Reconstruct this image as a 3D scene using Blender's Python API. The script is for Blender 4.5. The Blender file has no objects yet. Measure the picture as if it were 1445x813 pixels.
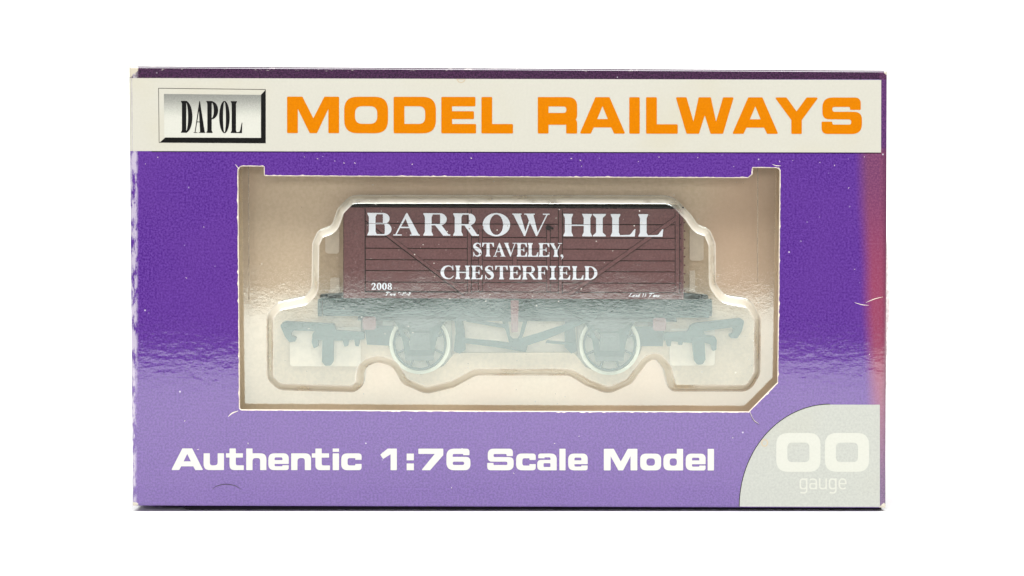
import bpy, bmesh, math, random
from math import sin, cos, pi, radians, sqrt
from mathutils import Vector
from mathutils.geometry import tessellate_polygon
random.seed(7)
S = bpy.context.scene
C = S.collection

# ------------------------------------------------------------------ camera
MM = 0.001
DIST = 600.0          # camera to the front of the box, mm
EYE = 70.0            # camera height above the tabletop, mm
PXMM = 7.2            # photograph pixels per mm on the front of the box
HOR = 722 - EYE * PXMM
cam = bpy.data.cameras.new('camera')
cam.sensor_width = 36
cam.lens = 36 * DIST / (1445 / PXMM)
cam.shift_y = -(406.5 - HOR) / 1445
cam.clip_start = 0.01
cam.clip_end = 50
co = bpy.data.objects.new('camera', cam)
C.objects.link(co)
co.location = (0, -DIST * MM, EYE * MM)
co.rotation_euler = (pi / 2, 0, 0)
S.camera = co

# ------------------------------------------------------------------ world, lamps, exposure
w = bpy.data.worlds.new('World')
S.world = w
w.use_nodes = True
w.node_tree.nodes['Background'].inputs[0].default_value = (1.0, 0.95, 0.88, 1)
w.node_tree.nodes['Background'].inputs[1].default_value = 0.08
S.view_settings.view_transform = 'Standard'
S.view_settings.look = 'None'
S.view_settings.exposure = 0
S.view_settings.gamma = 1


def area(name, loc, target, size, size_y, power, col=(1, 1, 1)):
    l = bpy.data.lights.new(name, 'AREA')
    l.shape = 'RECTANGLE'
    l.size = size
    l.size_y = size_y
    l.energy = power
    l.color = col
    o = bpy.data.objects.new(name, l)
    C.objects.link(o)
    o.location = loc
    d = Vector(target) - Vector(loc)
    o.rotation_euler = d.to_track_quat('-Z', 'Y').to_euler()
    return o


area('overhead_softbox', (0, -0.36, 0.75), (0, -0.20, 0), 1.1, 0.5, 14.5)
area('front_fill', (0, -1.30, 0.29), (0, 0, 0.05), 0.9, 0.20, 6.0)  # unseen fill lamp, added to brighten the box interior
area('backdrop_fill', (0, 0.30, 0.60), (0, 0.62, 0.12), 1.2, 0.25, 2.6)  # unseen lamp, added to lift the backdrop to white


# ------------------------------------------------------------------ helpers: pixels -> millimetres -> world
def P(px, py, d=0.0):
    k = (DIST + d) / DIST / PXMM
    return Vector(((px - 722.5) * k, d, EYE + (HOR - py) * k)) * MM


def thing(name, loc, label, cat, group=None):
    o = bpy.data.objects.new(name, None)
    C.objects.link(o)
    o.location = loc
    o.empty_display_size = 0.02
    o['label'] = label
    o['category'] = cat
    if group:
        o['group'] = group
    return o


def root_loc(o):
    v = Vector((0, 0, 0))
    while o is not None:
        v += o.location
        o = o.parent
    return v


class MB:
    """collects faces in world coordinates; build() links them as one mesh"""
    def __init__(self):
        self.v = []
        self.f = []

    def face(self, pts):
        n = len(self.v)
        self.v += [Vector(p) for p in pts]
        self.f.append(tuple(range(n, n + len(pts))))

    def fill(self, contours, d, shift=0.0, tilt=None):
        """filled flat figure (first contour outer, others holes), px coordinates, at depth d mm"""
        polys = [[Vector((p[0], -p[1], 0)) for p in c] for c in contours]
        flat = [p for c in contours for p in c]
        n = len(self.v)
        self.v += [P(p[0], p[1], d) + Vector((0, shift, 0)) for p in flat]
        for t in tessellate_polygon(polys):
            a, b, c = [flat[i] for i in t]
            s = (b[0] - a[0]) * (c[1] - a[1]) - (b[1] - a[1]) * (c[0] - a[0])
            if abs(s) < 1e-9:
                continue
            t = tuple(n + i for i in t)
            self.f.append(t if s < 0 else t[::-1])   # normals towards the camera

    def prism(self, contours, d0, d1, bev=0.0):
        """figure extruded from depth d0 to d1"""
        k = 1.0
        off = Vector((0, (d1 - d0) * MM, 0))
        self.fill(contours, d0)
        for ci, c in enumerate(contours):
            area_ = sum(c[i][0] * c[(i + 1) % len(c)][1] - c[(i + 1) % len(c)][0] * c[i][1] for i in range(len(c)))
            c2 = list(c) if (area_ > 0) == (ci == 0) else list(c)[::-1]
            for i in range(len(c2)):
                a = P(*c2[i][:2], d0)
                b = P(*c2[(i + 1) % len(c2)][:2], d0)
                self.face([b, a, a + off, b + off][::-1])
        n0 = len(self.f)
        nv = len(self.v)
        polys = [[Vector((p[0], -p[1], 0)) for p in c] for c in contours]
        flat = [p for c in contours for p in c]
        self.v += [P(p[0], p[1], d0) + off for p in flat]
        for t in tessellate_polygon(polys):
            a, b, c = [flat[i] for i in t]
            s = (b[0] - a[0]) * (c[1] - a[1]) - (b[1] - a[1]) * (c[0] - a[0])
            if abs(s) < 1e-9:
                continue
            t = tuple(nv + i for i in t)
            self.f.append(t[::-1] if s < 0 else t)

    def box(self, x0, y0, x1, y1, d0, d1):
        self.prism([[(x0, y0), (x1, y0), (x1, y1), (x0, y1)]], d0, d1)

    def build(self, name, mat, parent=None, smooth=False, merge=True, bevel=0.0, post=None):
        bm = bmesh.new()
        vs = [bm.verts.new(p) for p in self.v]
        for f in self.f:
            try:
                bm.faces.new([vs[i] for i in f])
            except ValueError:
                pass
        if merge:
            bmesh.ops.remove_doubles(bm, verts=bm.verts, dist=2e-7)
        if post:
            post(bm)
        if bevel:
            es = [e for e in bm.edges if len(e.link_faces) == 2 and e.calc_face_angle(0) > 0.6]
            bmesh.ops.bevel(bm, geom=es, offset=bevel * MM, segments=2, affect='EDGES', profile=0.6, clamp_overlap=True)
        loc = root_loc(parent) if parent is not None else Vector((0, 0, 0))
        for v in bm.verts:
            v.co -= loc
        if smooth:
            for f in bm.faces:
                f.smooth = True
        me = bpy.data.meshes.new(name)
        bm.to_mesh(me)
        bm.free()
        me.materials.append(mat)
        o = bpy.data.objects.new(name, me)
        C.objects.link(o)
        if parent is not None:
            o.parent = parent
        return o


def rp(pts, n=7):
    """polygon with rounded corners: (x, y[, r])"""
    out = []
    m = len(pts)
    for i in range(m):
        p = pts[i]
        r = p[2] if len(p) > 2 else 0
        b = Vector(p[:2])
        if r <= 0:
            out.append((b.x, b.y))
            continue
        a = Vector(pts[i - 1][:2]) - b
        c = Vector(pts[(i + 1) % m][:2]) - b
        la, lc = a.length, c.length
        a.normalize()
        c.normalize()
        ang = a.angle(c)
        t = min(r / math.tan(ang / 2), la * .5, lc * .5)
        p0, p1 = b + a * t, b + c * t
        for k in range(n + 1):
            u = k / n
            # slightly squarish corner
            q = p0 * (1 - u) ** 2 + b * (2 * u * (1 - u) * 1.0) + p1 * u ** 2
            out.append((q.x, q.y))
    res = []
    for p in out:
        if not res or (abs(p[0] - res[-1][0]) + abs(p[1] - res[-1][1])) > 1e-6:
            res.append(p)
    if (abs(res[0][0] - res[-1][0]) + abs(res[0][1] - res[-1][1])) < 1e-6:
        res.pop()
    return res


def rr(x0, y0, x1, y1, r, n=7):
    return rp([(x0, y0, r), (x1, y0, r), (x1, y1, r), (x0, y1, r)], n)


def ell(cx, cy, rx, ry, n=36, a0=0, a1=2 * pi):
    return [(cx + rx * cos(a0 + (a1 - a0) * i / n), cy + ry * sin(a0 + (a1 - a0) * i / n)) for i in range(n)]


def spline(pts, n=8):
    """Catmull-Rom through (x, y, w)"""
    out = []
    q = [pts[0]] + list(pts) + [pts[-1]]
    for i in range(1, len(q) - 2):
        for k in range(n):
            t = k / n
            r = []
            for j in range(3):
                p0, p1, p2, p3 = q[i - 1][j], q[i][j], q[i + 1][j], q[i + 2][j]
                r.append(.5 * (2 * p1 + (p2 - p0) * t + (2 * p0 - 5 * p1 + 4 * p2 - p3) * t * t + (3 * p1 - p0 - 3 * p2 + p3) * t ** 3))
            out.append(tuple(r))
    out.append(tuple(pts[-1]))
    return out


def stroke(pts, n=6, smooth=True):
    """variable-width stroke through (x, y, w) -> contour"""
    q = spline(pts, n) if smooth else pts
    L, R = [], []
    for i, p in enumerate(q):
        a = q[max(0, i - 1)]
        b = q[min(len(q) - 1, i + 1)]
        t = Vector((b[0] - a[0], b[1] - a[1]))
        if t.length < 1e-9:
            t = Vector((1, 0))
        t.normalize()
        h = p[2] / 2
        L.append((p[0] - t.y * h, p[1] + t.x * h))
        R.append((p[0] + t.y * h, p[1] - t.x * h))
    return L + R[::-1]


# ------------------------------------------------------------------ lettering: own outlines, y up inside a w x h cell
def box_(x0, y0, x1, y1):
    return [(x0, y0), (x1, y0), (x1, y1), (x0, y1)]


def wide(ch, w, h, sv, sh, H=None):
    """wide bold square-shouldered sans; returns pieces (each outer + holes)"""
    H = H or h
    e = .035 * h
    R = .36 * h
    r = .13 * h
    if ch in 'OoO0':
        return [[rr(0, 0, w, h, R), rr(sv, sh, w - sv, h - sh, .2 * h)]]
    if ch == 'D':
        return [[rp([(0, 0, e), (w, 0, R), (w, h, R), (0, h, e)]), rp([(sv, sh), (w - sv, sh, .18 * h), (w - sv, h - sh, .18 * h), (sv, h - sh)])]]
    if ch == 'E':
        m0, m1 = .5 * h - sh * .42, .5 * h + sh * .42
        return [[rp([(0, 0, e), (w, 0, e), (w, sh, e), (sv, sh), (sv, m0), (w * .94, m0, e), (w * .94, m1, e), (sv, m1), (sv, h - sh), (w * .98, h - sh, e), (w * .98, h, e), (0, h, e)])]]
    if ch == 'L':
        return [[rp([(0, 0, e), (w, 0, e), (w, sh, e), (sv, sh), (sv, h, e), (0, h, e)])]]
    if ch in 'Il':
        return [[rp([(0, 0, e), (w, 0, e), (w, H, e), (0, H, e)])]]
    if ch == 'M':
        return [[rp([(0, 0, e), (0, h, e), (.295 * w, h, e), (.505 * w, .41 * h), (.715 * w, h, e), (w, h, e), (w, 0, e), (w - sv, 0, e), (w - sv, .66 * h),
                     (.575 * w, 0, e), (.435 * w, 0, e), (sv, .66 * h), (sv, 0, e)])]]
    if ch == 'R':
        return [[rp([(0, .30 * h), (0, h, e), (w, h, .26 * h), (w, .32 * h, .2 * h), (w * .6, .32 * h), (w * .6, .30 * h)]), rp([(sv, .32 * h + sh * .95), (w - sv, .32 * h + sh * .95, r), (w - sv, h - sh, r), (sv, h - sh)])],
                [rp([(0, 0, e), (sv, 0, e), (sv, .33 * h), (0, .33 * h)])],
                [rp([(w - sv * 1.02, 0, e), (w, 0, e), (w, .42 * h, .16 * h), (w - sv * 1.02, .42 * h)])],
                [rp([(sv * .9, .24 * h), (w - sv * 1.0, .24 * h), (w - sv * 1.0, .4 * h), (sv * .9, .4 * h)])]]
    if ch == 'A':
        return [[rp([(0, 0, e), (.345 * w, h, e), (.655 * w, h, e), (w, 0, e), (.755 * w, 0, e), (.69 * w, .17 * h), (.31 * w, .17 * h), (.245 * w, 0, e)]),
                 rp([(.385 * w, .40 * h), (.615 * w, .40 * h), (.5 * w, .75 * h)])]]
    if ch == 'W':
        return [[rp([(0, h, e), (.185 * w, 0, e), (.40 * w, 0, e), (.5 * w, .5 * h), (.60 * w, 0, e), (.815 * w, 0, e), (w, h, e), (.815 * w, h, e), (.695 * w, .34 * h),
                     (.605 * w, h, e), (.395 * w, h, e), (.305 * w, .34 * h), (.185 * w, h, e)])]]
    if ch == 'Y':
        return [[rp([(0, h, e), (.27 * w, h, e), (.5 * w, .62 * h), (.73 * w, h, e), (w, h, e), (.62 * w, .38 * h), (.62 * w, 0, e), (.38 * w, 0, e), (.38 * w, .38 * h)])]]
    if ch == 'S':
        return [[rp([(.97 * w, .66 * h, e), (.97 * w, h, .26 * h), (.02 * w, h, .28 * h), (.02 * w, .40 * h, .2 * h), (w - sv, .40 * h, .07 * h), (w - sv, sh, .06 * h),
                     (sv, sh, .05 * h), (sv, .34 * h, e), (0, .34 * h, e), (0, 0, .28 * h), (w, 0, .28 * h), (w, .61 * h, .22 * h), (sv, .61 * h, .07 * h),
                     (sv, h - sh, .06 * h), (.97 * w - sv, h - sh, .05 * h), (.97 * w - sv, .66 * h, e)])]]
    if ch == 'u':
        return [[rp([(0, h, e), (0, 0, R), (w, 0, e), (w, h, e), (w - sv, h, e), (w - sv, sh, .2 * h), (sv, sh, .16 * h), (sv, h, e)])]]
    if ch in 'nh':
        out = [[rp([(0, 0, e), (0, h, e), (w, h, R), (w, 0, e), (w - sv, 0, e), (w - sv, h - sh, .16 * h), (sv, h - sh, .2 * h), (sv, 0, e)])]]
        if ch == 'h':
            out.append([rp([(0, h * .8), (sv, h * .8), (sv, H, e), (0, H, e)])])
        return out
    if ch == 't':
        x = .2 * w
        s = sh * .9
        return [[rp([(x, H, e), (x + sv, H, e), (x + sv, h), (w * .95, h, e), (w * .95, h - s, e), (x + sv, h - s), (x + sv, sh, .12 * h), (w, sh, e), (w, 0, e), (x, 0, .3 * h), (x, h - s), (0, h - s, e), (0, h, e), (x, h)])]]
    if ch == 'e':
        return [[rp([(w, .37 * h, e), (w, h, R), (0, h, R), (0, 0, R), (w, 0, R), (w, .29 * h, e), (w - sv, .29 * h), (w - sv, sh * .8, .05 * h), (sv, sh * .8, .1 * h), (sv, .37 * h)]),
                 rp([(sv, .37 * h + sh * .8), (w - sv, .37 * h + sh * .8), (w - sv, h - sh * .85, .1 * h), (sv, h - sh * .85, .1 * h)])]]
    if ch == 'c':
        return [[rp([(w, .62 * h, e), (w, h, R), (0, h, R), (0, 0, R), (w, 0, R), (w, .37 * h, e), (w - sv, .37 * h), (w - sv, sh, .06 * h), (sv, sh, .14 * h), (sv, h - sh, .14 * h), (w - sv, h - sh, .06 * h), (w - sv, .62 * h)])]]
    if ch == 'a':
        return [[rp([(0, 0, .24 * h), (w, 0, e), (w, h, R), (.05 * w, h, .3 * h), (.05 * w, .72 * h, e), (.05 * w + sv, .72 * h), (.05 * w + sv, h - sh * .8, .04 * h), (w - sv, h - sh * .8, .1 * h), (w - sv, .62 * h), (0, .62 * h, .24 * h)]),
                 rr(sv, sh * .7, w - sv, .62 * h - sh * .7, .06 * h)]]
    if ch == 'd':
        return [[rp([(0, 0, R), (w - sv * .5, 0), (w - sv * .5, h), (0, h, R)]), rr(sv, sh, w - sv, h - sh, .18 * h)], [rp([(w - sv, 0, e), (w, 0, e), (w, H, e), (w - sv, H, e)])]]
    if ch == 'i':
        return [[rp([(0, 0, e), (w, 0, e), (w, h, e), (0, h, e)])], [box_(0, H * .85, w, H)]]
    if ch == '1':
        return [[rp([(w - sv, 0, e), (w, 0, e), (w, h, e), (.45 * w, h, e), (0, .72 * h, e), (.17 * w, .52 * h, e), (w - sv, .74 * h)])]]
    if ch == '7':
        return [[rp([(0, h, e), (w, h, e), (w, .70 * h, .05 * h), (.47 * w, 0, e), (.12 * w, 0, e), (.66 * w, h - sh), (0, h - sh, e)])]]
    if ch == '6':
        return [[rp([(.96 * w, .70 * h, e), (.96 * w, h, .26 * h), (0, h, R), (0, 0, R), (w, 0, .28 * h), (w, .62 * h, .22 * h), (sv, .62 * h), (sv, h - sh, .1 * h), (.96 * w - sv, h - sh, .05 * h), (.96 * w - sv, .70 * h)]),
                 rr(sv, sh, w - sv, .62 * h - sh * .9, .08 * h)]]
    if ch == ':':
        return [[box_(0, 0, w, .31 * h)], [box_(0, .46 * h, w, .77 * h)]]
    return []


def serif(ch, w, h, T, t):
    """bold bracketed serif capitals and figures; T thick stroke, t thin stroke"""
    b = 1.1 * t

    def slab(x0, x1, y, up, s0, s1):
        # serif from x0..x1 at y, bracketed into the stem s0..s1
        k = 1 if up else -1
        return [rp([(x0, y), (x1, y), (x1, y + k * t * .75), (s1, y + k * (t + 2.0 * t), 1.4 * t), (s1, y + k * 3.2 * t), (s0, y + k * 3.2 * t), (s0, y + k * (t + 2.0 * t), 1.4 * t), (x0, y + k * t * .75)])]

    def stem(x0, o=None, bot=True, top=True):
        o = b if o is None else o
        p = [[box_(x0, 0, x0 + T, h)]]
        if bot:
            p.append(slab(x0 - o, x0 + T + o, 0, True, x0, x0 + T))
        if top:
            p.append(slab(x0 - o, x0 + T + o, h, False, x0, x0 + T))
        return p

    def bowl(x0, x1, y0, y1, TT=None):
        TT = TT or T
        ry = (y1 - y0) / 2
        xm = max(x0 + .1, x1 - ry * 1.15)
        o = [(x0, y0)] + [(xm + (x1 - xm) * sin(a), (y0 + y1) / 2 - ry * cos(a)) for a in [pi * i / 16 for i in range(17)]] + [(x0, y1)]
        xi = x1 - TT
        xm2 = max(x0 + .05, min(xm, xi - .2))
        i_ = [(x0 + .02, y0 + t)] + [(xm2 + (xi - xm2) * sin(a), (y0 + y1) / 2 - (ry - t) * cos(a)) for a in [pi * i / 16 for i in range(17)]] + [(x0 + .02, y1 - t)]
        return [o, i_]

    if ch == 'I':
        return stem((w - T) / 2, (w - T) / 2)
    if ch == 'H':
        return stem(b) + stem(w - T - b) + [[box_(b + T * .9, .5 * h - t * .6, w - T * .9 - b, .5 * h + t * .6)]]
    if ch == 'B':
        return stem(b) + [bowl(b + T * .8, w * .92, .50 * h, h), bowl(b + T * .8, w, 0, .50 * h + t)]
    if ch == 'P':
        return stem(b) + [bowl(b + T * .8, w, .42 * h, h)]
    if ch == 'D':
        return stem(b) + [bowl(b + T * .8, w, 0, h)]
    if ch == 'R':
        x = w * .42
        return stem(b) + [bowl(b + T * .8, w * .87, .46 * h, h), [[(x, .48 * h), (x + T * 1.0, .48 * h), (w - t * 1.5, t * 1.2), (w, t), (w, 0), (w - T * 1.05, 0)]]]
    if ch == 'L':
        return stem(b) + [[rp([(b + T * .9, 0), (w * .97, 0), (w, .33 * h), (w - t * .8, .33 * h), (w * .78, t * 1.3, .12 * h), (b + T * .9, t)])]]
    if ch in 'EF':
        p = stem(b)
        p.append([rp([(b + T * .9, h), (w * .96, h), (w * .98, .70 * h), (w * .98 - t * .8, .70 * h), (w * .76, h - t * 1.2, .1 * h), (b + T * .9, h - t)])])
        p.append([rp([(b + T * .9, .5 * h - t * .5), (w * .6, .5 * h - t * .5), (w * .66, .36 * h), (w * .72, .36 * h), (w * .72, .66 * h), (w * .66, .66 * h), (w * .6, .5 * h + t * .5), (b + T * .9, .5 * h + t * .5)])])
        if ch == 'E':
            p.append([rp([(b + T * .9, 0), (w * .97, 0), (w, .33 * h), (w - t * .8, .33 * h), (w * .78, t * 1.3, .1 * h), (b + T * .9, t)])])
        return p
    if ch == 'T':
        x = (w - T) / 2
        return stem(x, b, True, False) + [[rp([(0, h), (w, h), (w, .70 * h), (w - t * .9, .70 * h), (w - t * 2.6, h - t * 1.1, .1 * h), (x + T * .5, h - t * 1.1), (t * 2.6, h - t * 1.1, .1 * h), (t * .9, .70 * h), (0, .70 * h)])]]
    if ch == 'A':
        k = T * 1.08
        ap = .5 * w
        return [[[(ap - t * .2, h), (ap + t * .6, h), (w - b * .6, t * .6), (w - b * .6 - k, t * .6), (ap - t * .8, .76 * h)]],
                [[(ap - t * .4, h * .98), (ap + t * .4, h * .86), (b * 1.2 + t, t * .6), (b * 1.2, t * .6)]],
                [box_(.27 * w, .33 * h, .68 * w, .33 * h + t)],
                [box_(0, 0, .32 * w, t * .8)], [box_(w - b - k - b, 0, w, t * .8)]]
    if ch == 'V' or ch == 'Y':
        k = T * 1.1
        if ch == 'V':
            return [[[(b * .5, h - t * .4), (b * .5 + k, h - t * .4), (.55 * w + t * .4, .2 * h), (.52 * w, 0), (.5 * w, 0)]],
                    [[(w - b * 1.2, h - t * .4), (w - b * 1.2 - t, h - t * .4), (.5 * w, .08 * h), (.53 * w, 0)]],
                    [box_(0, h - t * .8, k + b * 1.4, h)], [box_(w * .68, h - t * .8, w, h)]]
        x = .5 * w - T / 2
        return [[[(b * .5, h - t * .4), (b * .5 + k, h - t * .4), (x + T, .46 * h), (x + T, .36 * h), (x, .36 * h), (x, .46 * h)]],
                [[(w - b * 1.2, h - t * .4), (w - b * 1.2 - t, h - t * .4), (x + T * .7, .44 * h), (x + T, .42 * h)]],
                [box_(x, 0, x + T, .45 * h)], slab(x - b, x + T + b, 0, True, x, x + T),
                [box_(0, h - t * .8, k + b * 1.4, h)], [box_(w * .68, h - t * .8, w, h)]]
    if ch == 'W':
        k = T * 1.12
        return [[[(b * .5, h - t * .4), (b * .5 + k, h - t * .4), (.36 * w, .16 * h), (.335 * w, 0), (.315 * w, 0)]],
                [[(.31 * w, 0), (.345 * w, 0), (.52 * w, .8 * h), (.50 * w, h - t * .6)]],
                [[(.37 * w, h - t * .4), (.37 * w + k, h - t * .4), (.68 * w, .16 * h), (.655 * w, 0), (.635 * w, 0)]],
                [[(.63 * w, 0), (.665 * w, 0), (w - b * 1.1, h - t * .4), (w - b * 1.1 - t, h - t * .4)]],
                [box_(0, h - t * .8, k + b * 1.4, h)], [box_(.32 * w, h - t * .8, .37 * w + k + b, h)], [box_(w * .82, h - t * .8, w, h)]]
    if ch in 'O0':
        return [[ell(w / 2, h / 2, w / 2, h / 2 + t * .3), ell(w / 2, h / 2, w / 2 - T * 1.05, h / 2 - t * .8)]]
    if ch == 'S':
        return [[stroke([(w * .84, h * .80, t * .8), (w * .70, h * .93, t * 1.0), (w * .45, h * .965, t * 1.3), (w * .22, h * .85, T * .75), (w * .20, h * .70, T * .95), (w * .44, h * .56, T * 1.25),
                         (w * .70, h * .43, T * 1.25), (w * .83, h * .28, T * .95), (w * .76, h * .11, T * .7), (w * .50, h * .03, t * 1.3), (w * .26, h * .07, t), (w * .10, h * .26, t * .8)])],
                [[(w * .80, h), (w * .86, h), (w * .88, h * .68), (w * .82, h * .68)]], [[(w * .05, 0), (w * .12, 0), (w * .13, h * .33), (w * .05, h * .33)]]]
    if ch == 'C':
        return [[stroke([(w * .95, h * .72, t * .8), (w * .82, h * .90, t * 1.0), (w * .60, h * .97, t * 1.2), (w * .30, h * .87, T * .7), (T * .55, h * .62, T * 1.05), (T * .55, h * .38, T * 1.05), (w * .30, h * .13, T * .7),
                         (w * .60, h * .03, t * 1.3), (w * .83, h * .09, t), (w * .98, h * .24, t * .8)])],
                [[(w * .90, h), (w * .96, h), (w * .98, h * .66), (w * .91, h * .66)]]]
    if ch == ',':
        return [[ell(w * .45, h * .72, w * .42, h * .26, 14)], [stroke([(w * .70, h * .70, w * .4), (w * .72, h * .4, w * .3), (w * .3, h * .05, w * .1)], 4)]]
    if ch == '2':
        return [[stroke([(w * .08, h * .70, t), (w * .22, h * .90, T * .55), (w * .50, h * .95, T * .6), (w * .72, h * .78, T), (w * .62, h * .52, T * .8), (w * .36, h * .25, t * 1.2), (w * .12, h * .10, t)])],
                [[(w * .04, 0), (w * .88, 0), (w * .97, h * .3), (w * .90, h * .3), (w * .80, h * .19), (w * .1, h * .16)]]]
    if ch == '8':
        return [[ell(w / 2, h * .74, w * .40, h * .26), ell(w / 2, h * .74, w * .40 - T * .8, h * .26 - t)], [ell(w / 2, h * .26, w * .46, h * .27), ell(w / 2, h * .26, w * .46 - T * .85, h * .27 - t)]]
    return []


def put(mb, pieces, x0, ybase, d, slope=0.0, xref=0.0, i0=0, lean=0.0):
    """place pieces (y up) at x0, baseline ybase (px, y down); each piece 1 micron proud of the one before"""
    for i, pc in enumerate(pieces):
        cs = [[(x0 + p[0] + lean * p[1], ybase - p[1] + slope * (x0 + p[0] - xref)) for p in c] for c in pc]
        mb.fill(cs, d, shift=-(i + i0) * 1.0e-6)


def arc_pts(cx, cy, r, a0, a1, n, wd):
    return [(cx + r * cos(radians(a0 + (a1 - a0) * i / n)), cy + r * sin(radians(a0 + (a1 - a0) * i / n)), wd) for i in range(n + 1)]


# ------------------------------------------------------------------ materials
class N:
    def __init__(self, name):
        self.m = bpy.data.materials.new(name)
        self.m.use_nodes = True
        self.t = self.m.node_tree
        self.t.nodes.clear()
        self.out = self.n('ShaderNodeOutputMaterial')

    def n(self, typ, **kw):
        x = self.t.nodes.new(typ)
        for k, v in kw.items():
            setattr(x, k, v)
        return x

    def l(self, a, b):
        self.t.links.new(a, b)

    def val(self, v):
        x = self.n('ShaderNodeValue')
        x.outputs[0].default_value = v
        return x.outputs[0]

    def math(self, op, a, b=None, c=None, clamp=False):
        x = self.n('ShaderNodeMath', operation=op, use_clamp=clamp)
        for i, v in enumerate((a, b, c)):
            if v is None:
                continue
            if isinstance(v, (int, float)):
                x.inputs[i].default_value = v
            else:
                self.l(v, x.inputs[i])
        return x.outputs[0]

    def ramp(self, v, lo, hi, a=0.0, b=1.0):
        x = self.n('ShaderNodeMapRange', interpolation_type='SMOOTHSTEP', clamp=True)
        self.l(v, x.inputs[0])
        x.inputs[1].default_value = lo
        x.inputs[2].default_value = hi
        x.inputs[3].default_value = a
        x.inputs[4].default_value = b
        return x.outputs[0]

    def mix(self, f, a, b):
        x = self.n('ShaderNodeMix', data_type='RGBA')
        if isinstance(f, (int, float)):
            x.inputs[0].default_value = f
        else:
            self.l(f, x.inputs[0])
        for i, v in ((6, a), (7, b)):
            if isinstance(v, tuple):
                x.inputs[i].default_value = (*v[:3], 1)
            else:
                self.l(v, x.inputs[i])
        return x.outputs[2]

    def pos(self):
        if not hasattr(self, '_p'):
            self._p = self.n('ShaderNodeTexCoord').outputs['Object']
            s = self.n('ShaderNodeSeparateXYZ')
            self.l(self._p, s.inputs[0])
            self._x, self._y, self._z = s.outputs
        return self._p

    def noise(self, scale, stretch=(1, 1, 1), detail=2, rough=.5, off=(0, 0, 0)):
        mp = self.n('ShaderNodeMapping')
        mp.inputs['Scale'].default_value = stretch
        mp.inputs['Location'].default_value = off
        self.l(self.pos(), mp.inputs[0])
        x = self.n('ShaderNodeTexNoise')
        x.inputs['Scale'].default_value = scale
        x.inputs['Detail'].default_value = detail
        x.inputs['Roughness'].default_value = rough
        self.l(mp.outputs[0], x.inputs['Vector'])
        return x.outputs[0]

    def bump(self, h, dist, strength=1.0, prev=None):
        x = self.n('ShaderNodeBump')
        x.inputs['Strength'].default_value = strength
        x.inputs['Distance'].default_value = dist
        self.l(h, x.inputs['Height'])
        if prev is not None:
            self.l(prev, x.inputs['Normal'])
        return x.outputs[0]

    def principled(self, col, rough, ior=1.5, normal=None, spec=.5, **kw):
        x = self.n('ShaderNodeBsdfPrincipled')
        if isinstance(col, tuple):
            x.inputs['Base Color'].default_value = (*col[:3], 1)
        else:
            self.l(col, x.inputs['Base Color'])
        if isinstance(rough, (int, float)):
            x.inputs['Roughness'].default_value = rough
        else:
            self.l(rough, x.inputs['Roughness'])
        x.inputs['IOR'].default_value = ior
        x.inputs['Specular IOR Level'].default_value = spec
        for k, v in kw.items():
            x.inputs[k].default_value = v
        if normal is not None:
            self.l(normal, x.inputs['Normal'])
        self.l(x.outputs[0], self.out.inputs[0])
        return x


BUMP_A, BUMP_B = 1.2e-5, 3.0e-6


def card_normal(m):
    a = m.noise(420, (1, 1, 1.9), 2, .5)
    b = m.noise(1500, (1, 1, 1.5), 2, .6)
    n1 = m.bump(a, BUMP_A)
    return m.bump(b, BUMP_B, 1.0, n1)


def lm(px=None, py=None):
    """object-space metre coordinate of a front-panel pixel"""
    p = P(px if px is not None else 722.5, py if py is not None else 400, 0)
    return p.x if px is not None else p.z


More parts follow.
